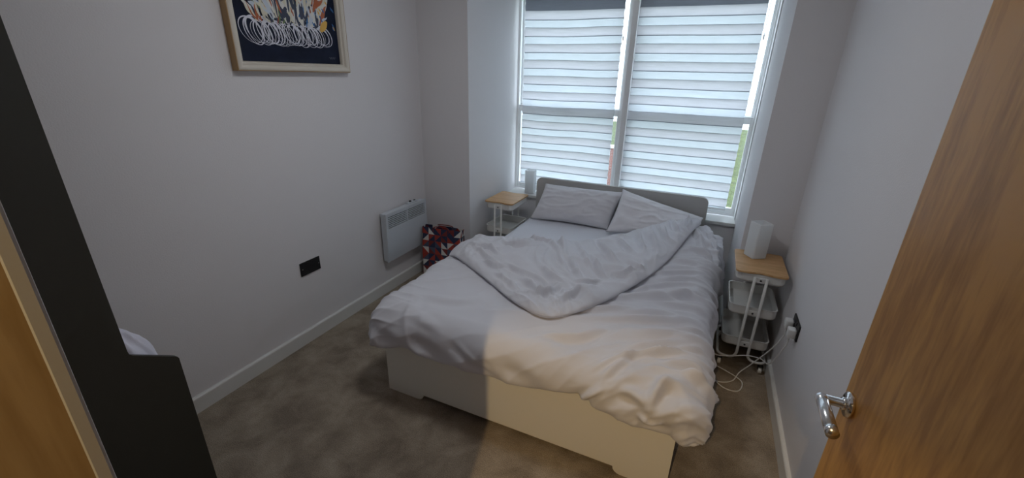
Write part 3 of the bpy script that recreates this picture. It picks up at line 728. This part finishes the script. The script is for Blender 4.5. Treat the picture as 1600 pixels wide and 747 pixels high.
frame_part('frame_moulding', [(.0052, .0), (.0052, .040), (.010, .043), (.018, .044), (.028, .040), (.034, .030), (.037, .028), (.040, .029), (.044, .024), (.046, .012), (.046, 0)], FRAMES)
link_mesh('canvas', B(((.002, -HWp+.044, .044), (.0085, HWp-.044, PH-.044))), NAVY, pt)
PW = mat('paint_white', (.68, .68, .76), .5); PC = [mat('paint_cream', (.66, .62, .50), .5), mat('paint_rust', (.42, .11, .04), .5), mat('paint_blue', (.03, .14, .36), .5), mat('paint_yellow', (.72, .42, .08), .5), mat('paint_green', (.14, .20, .09), .5), mat('paint_pale', (.55, .60, .68), .5), mat('paint_orange', (.62, .28, .08), .5)]
rnd = random.Random(11); bm = bmesh.new()
def ribbon(bm, pts, wd, x, mi=0):
    P = [Vector((0, a, b)) for a, b in pts]; rows = []
    for i, p in enumerate(P):
        d = (P[min(i+1, len(P)-1)]-P[max(i-1, 0)]).normalized(); nn = Vector((0, -d.z, d.y)); ww = wd(i/(len(P)-1)) if callable(wd) else wd
        rows.append((bm.verts.new((x, p.y-nn.y*ww, p.z-nn.z*ww)), bm.verts.new((x, p.y+nn.y*ww, p.z+nn.z*ww))))
    for a, b in zip(rows, rows[1:]): bm.faces.new((a[0], a[1], b[1], b[0])).material_index = mi
for k in range(34):
    f = k/33; cy = -.235+.45*f+rnd.uniform(-.008, .008); cz = .186+rnd.uniform(-.006, .006); ry = .046+rnd.uniform(-.012, .012)*(1-f*.6); rz = .060-.010*f+rnd.uniform(-.008, .004)
    ribbon(bm, [(cy+ry*math.cos(a)-.32*rz*math.sin(a), cz+rz*math.sin(a)) for a in [2*PI*q/28 for q in range(29)]], lambda t, w0=rnd.uniform(.0008, .0030): w0*(1+.6*math.sin(t*7)), .0088+.00005*k)
link_mesh('coil_strokes', bm, PW, pt)
PC += [mat('paint_ivory', (.70, .68, .64), .5), mat('paint_dark_blue', (.05, .06, .10), .6)]  # ivory and dark blue pigments of the feather strokes
bm = bmesh.new()
for k in range(330):
    a = rnd.uniform(-.9, .9); base = (rnd.uniform(-.20, .20), .245+rnd.uniform(-.02, .05)); l = rnd.uniform(.05, .17)
    if k > 210: base = (base[0]*1.1, rnd.uniform(.30, .50))
    ang = PI/2+a*.7-base[0]*2.2*(.6); q = [(base[0]+math.cos(ang)*l*t, base[1]+math.sin(ang)*l*t+.02*math.sin(t*5+k)*t) for t in [j/8 for j in range(9)]]
    mi = rnd.choice([0, 0, 5, 5, 7, 7, 1, 0, 2 if base[0] > 0 else 4, 1 if base[1] > .3 else 7, 8, 8])
    w0 = rnd.uniform(.003, .014); ribbon(bm, q, lambda t, w0=w0: w0*math.sin(PI*(.08+.9*t))+.0006, .0105+.00001*k, mi)
ribbon(bm, [(.19+.05*t, .215+.055*t) for t in [j/8 for j in range(9)]], lambda t: .02*math.sin(PI*(.1+.8*t)), .0128, 3)
for k in range(26):
    y_, z_ = rnd.uniform(.14, .29), rnd.uniform(.24, .5); ribbon(bm, [(y_+.012*t, z_-.02*t) for t in [0, .5, 1]], lambda t: .005*math.sin(PI*(.1+.8*t)), .0126, rnd.choice([3, 2, 5, 2]))
link_mesh('feather_strokes', bm, PC, pt)
bm = bmesh.new(); ribbon(bm, [(.235+.045*t, .078+.006*math.sin(t*22)) for t in [j/20 for j in range(21)]], .0006, .0089)
link_mesh('signature', bm, mat('paint_grey', (.25, .27, .30), .6), pt)

# ------------------------------------------------------------------ roller blinds
def blind(label, x0, x1, seed):
    t = thing('roller_blind', label, 'blind', ((x0+x1)/2, 3.335, 0), 0, 'striped roller blinds')
    h = (x1-x0)/2; z0, z1, P = .640, 2.27, .1275; z_ref = 1.99
    def sheet(y, off, ho, m_op, m_sh):
        bm = bmesh.new(); edges = [z0]; z = z_ref+off-P*20
        while z < z1:
            for e in (z, z+.006, z+ho-.003, z+ho):
                if z0+.004 < e < z1-.004: edges.append(e)
            z += P
        edges.append(z1); nx = 28
        for a, b in zip(edges, edges[1:]):
            mz = (a+b)/2; op = ((mz-z_ref-off) % P) < ho or mz > 2.13; ph = (mz-z_ref-off) % P; seam_shade = ho < .0735 and op and (mz > 2.14 or ph < .006 or ph > ho-.003)  # dark fabric on band edges; across the top it paints in the roller's shade
            nz = 4 if b-a > .01 else 1; rows = []
            for j in range(nz+1):
                z = a+(b-a)*j/nz; row = []
                for i in range(nx+1):
                    x = -h+2*h*i/nx
                    wz = .0035*noise.noise(Vector((x*2.2+seed, z*3, seed)))*(1+2*(seed < 1))*min(1, (z-z0)/.1, (z1-z)/.1)
                    yy = y-.0045*math.sin(PI*min(1, max(0, (((z-z_ref-off) % P)/ho if op else 0))))+.003*noise.noise(Vector((x*5, z*6, seed+2)))
                    xe = x+(.0015*math.sin(z*98+seed) if i in (0, nx) else 0)
                    row.append(bm.verts.new((xe, yy, z+wz)))
                rows.append(row)
            for r1, r2 in zip(rows, rows[1:]):
                for i in range(nx): bm.faces.new((r1[i], r1[i+1], r2[i+1], r2[i])).material_index = (2 if seam_shade else 0) if op else 1
        bmesh.ops.remove_doubles(bm, verts=bm.verts, dist=.0002)
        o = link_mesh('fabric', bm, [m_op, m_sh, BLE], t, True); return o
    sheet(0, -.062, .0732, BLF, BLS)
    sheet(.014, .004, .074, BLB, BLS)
    bm = bmesh.new(); tube(bm, [(-h, .007, z0-.004), (h, .007, z0-.004)], .011, 14); link_mesh('bottom_bar', bm, UPVC, t, True)
    bm = bmesh.new(); box(bm, (-h-.015, -.035, z1-.005), (h+.015, .035, z1+.065), .008, 2); link_mesh('cassette', bm, UPVC, t)
    bm = bmesh.new(); tube(bm, [(h+.012, -.01, z1), (h+.012, -.01, 1.93)], .0022, 8); tube(bm, [(h+.012, -.01, 1.93), (h+.012, -.01, 1.92), (h+.012, -.01, 1.895)], [.003, .006, .005], 10)
    link_mesh('pull_cord', bm, UPVC, t, True)
blind('left striped day-and-night blind with wavier bands, beside the left window recess wall', .505, 1.345, .5)
blind('right striped day-and-night blind, wider one, with a gap showing grass', 1.462, 2.328, 3.5)

# ------------------------------------------------------------------ dark stepped storage unit at the left
un = thing('storage_unit', 'tall dark storage unit with a stepped side panel by the doorway', 'shelf unit', (0, YF, 0))
def uy(y): return y-YF
side = [(.001, 0), (uy(.252), 0), (uy(.248), .637), (uy(.244), .645), (uy(.236), .651), (uy(.126), .727), (uy(.119), .737), (uy(.117), .75), (uy(.100), 2.10), (.001, 2.10)]
for x0 in (.022, .482):
    bm = bmesh.new(); prism(bm, side, 'x', x0, x0+.018); link_mesh('side_panel', bm, BLACK, un)
link_mesh('back_panel', B(((.041, .001, 0), (.481, .010, 2.09))), BLACK, un)
for z in (.05, .30): link_mesh('shelf', B(((.0405, .0105, z), (.4815, uy(.235), z+.018))), BLACK, un)
for z in (.78, 1.15, 1.52, 1.88, 2.08): link_mesh('shelf', B(((.0405, .0105, z), (.4815, uy(.095), z+.018))), BLACK, un)
link_mesh('plinth', B(((.0405, uy(.18), 0), (.4815, uy(.20), .049))), BLACK, un)
# heap of white towelling on the low shelf
bm = bmesh.new(); bmesh.ops.create_uvsphere(bm, u_segments=80, v_segments=50, radius=1)
for v in bm.verts:
    x, y, z = v.co
    f = 1+.10*(ridge(x*2.2, y*2.2+z*2, 3.3, 1.6)-.4)+.05*noise.noise(v.co*4)
    sq = (abs(x)**2.6+abs(y)**2.6+abs(z)**2.6)**(-1/2.6)
    X_, Y_, Z_ = x*sq*f, y*sq*f, z*sq*f
    zz = .55+.225*Z_
    if zz > .6: zz -= (Y_*.08)
    v.co = (.350+.112*X_, .150+.098*Y_, max(.3185, zz))
tag(link_mesh('towel', bm, TOWEL, None, True), 'crumpled white towelling heaped on the lower step of the dark storage unit', 'towel')

# ------------------------------------------------------------------ hall lamp behind the doorway
hl_ = thing('ceiling_downlight', 'warm recessed downlight in the hall ceiling outside the bedroom door', 'lamp', (HALL_LAMP[0], HALL_LAMP[1], CE))
bm = bmesh.new(); tube(bm, [(0, 0, -.0005), (0, 0, -.004), (0, 0, -.10), (0, 0, -.104)], [.055, .055, .045, .040], 32); link_mesh('lamp_housing', bm, UPVC, hl_, True)
bm = bmesh.new(); cyl(bm, (0, 0, -.112), (0, 0, 1), .034, .0075, 28); link_mesh('lamp_lens', bm, EMIT, hl_, True)
ld = bpy.data.lights.new('hall_lamp_light', 'SPOT'); ld.energy = HALL_POWER; ld.color = (1, .70, .34); ld.shadow_soft_size = .012
ld.spot_size = math.radians(46); ld.spot_blend = .35
lo_ = bpy.data.objects.new('hall_lamp_light', ld); COL.objects.link(lo_); lo_.location = HALL_LAMP
lo_.rotation_euler = (Vector((1.95, .35, 0))-Vector(HALL_LAMP)).to_track_quat('-Z', 'Y').to_euler()

cl = thing('added_fill_light', 'added out-of-view fill light, a round white dome on the bedroom ceiling near the foot of the bed', 'lamp', (1.30, 1.15, CE))  # fill dome added out of view to brighten the bedroom
bm = bmesh.new(); tube(bm, [(0, 0, -.0005), (0, 0, -.03)], [.20, .20], 48); link_mesh('fill_base', bm, UPVC, cl, True)
bm = bmesh.new(); tube(bm, [(0, 0, -.031), (0, 0, -.045), (0, 0, -.065), (0, 0, -.078), (0, 0, -.084)], [.19, .185, .15, .09, .01], 48); link_mesh('fill_diffuser', bm, DOME, cl, True)

# ------------------------------------------------------------------ outside
bm = bmesh.new(); NN = 30; rows = []
for j in range(NN+1):
    row = []
    for i in range(NN+1):
        x = -25+50*i/NN; y = 3.9+36*j/NN; row.append(bm.verts.new((x, y, -2.6+.012*(y-3.9)+.10*noise.noise(Vector((x*.2, y*.2, 0))))))
    rows.append(row)
for a, b in zip(rows, rows[1:]):
    for i in range(NN): bm.faces.new((a[i], a[i+1], b[i+1], b[i]))
struct('ground', bm, GRASS, None, True)
bm = bmesh.new(); box(bm, (-6, 16, -2.7), (1.2, 16.25, -.9)); 
gw = thing('garden_wall', 'red brick garden wall outside, seen between the two blinds', 'wall', (0, 0, 0))
link_mesh('brickwork', bm, BRICK, gw); link_mesh('coping', B(((-6.05, 15.95, -.9), (1.25, 16.3, -.82))), TRIM, gw)
bm = bmesh.new(); bmesh.ops.create_grid(bm, x_segments=2, y_segments=2, size=1); bm.clear()
box(bm, (1.8, 9.5, -2.7), (5.5, 10.6, -1.5)); bmesh.ops.subdivide_edges(bm, edges=bm.edges[:], cuts=24, use_grid_fill=True)
for v in bm.verts: v.co += Vector((noise.noise(v.co*5), noise.noise(v.co*5+Vector((9, 0, 0))), noise.noise(v.co*5+Vector((0, 9, 0)))))*.22
tag(link_mesh('hedge', bm, LEAF), 'green clipped hedge outside, seen past the right edge of the right blind', 'hedge')
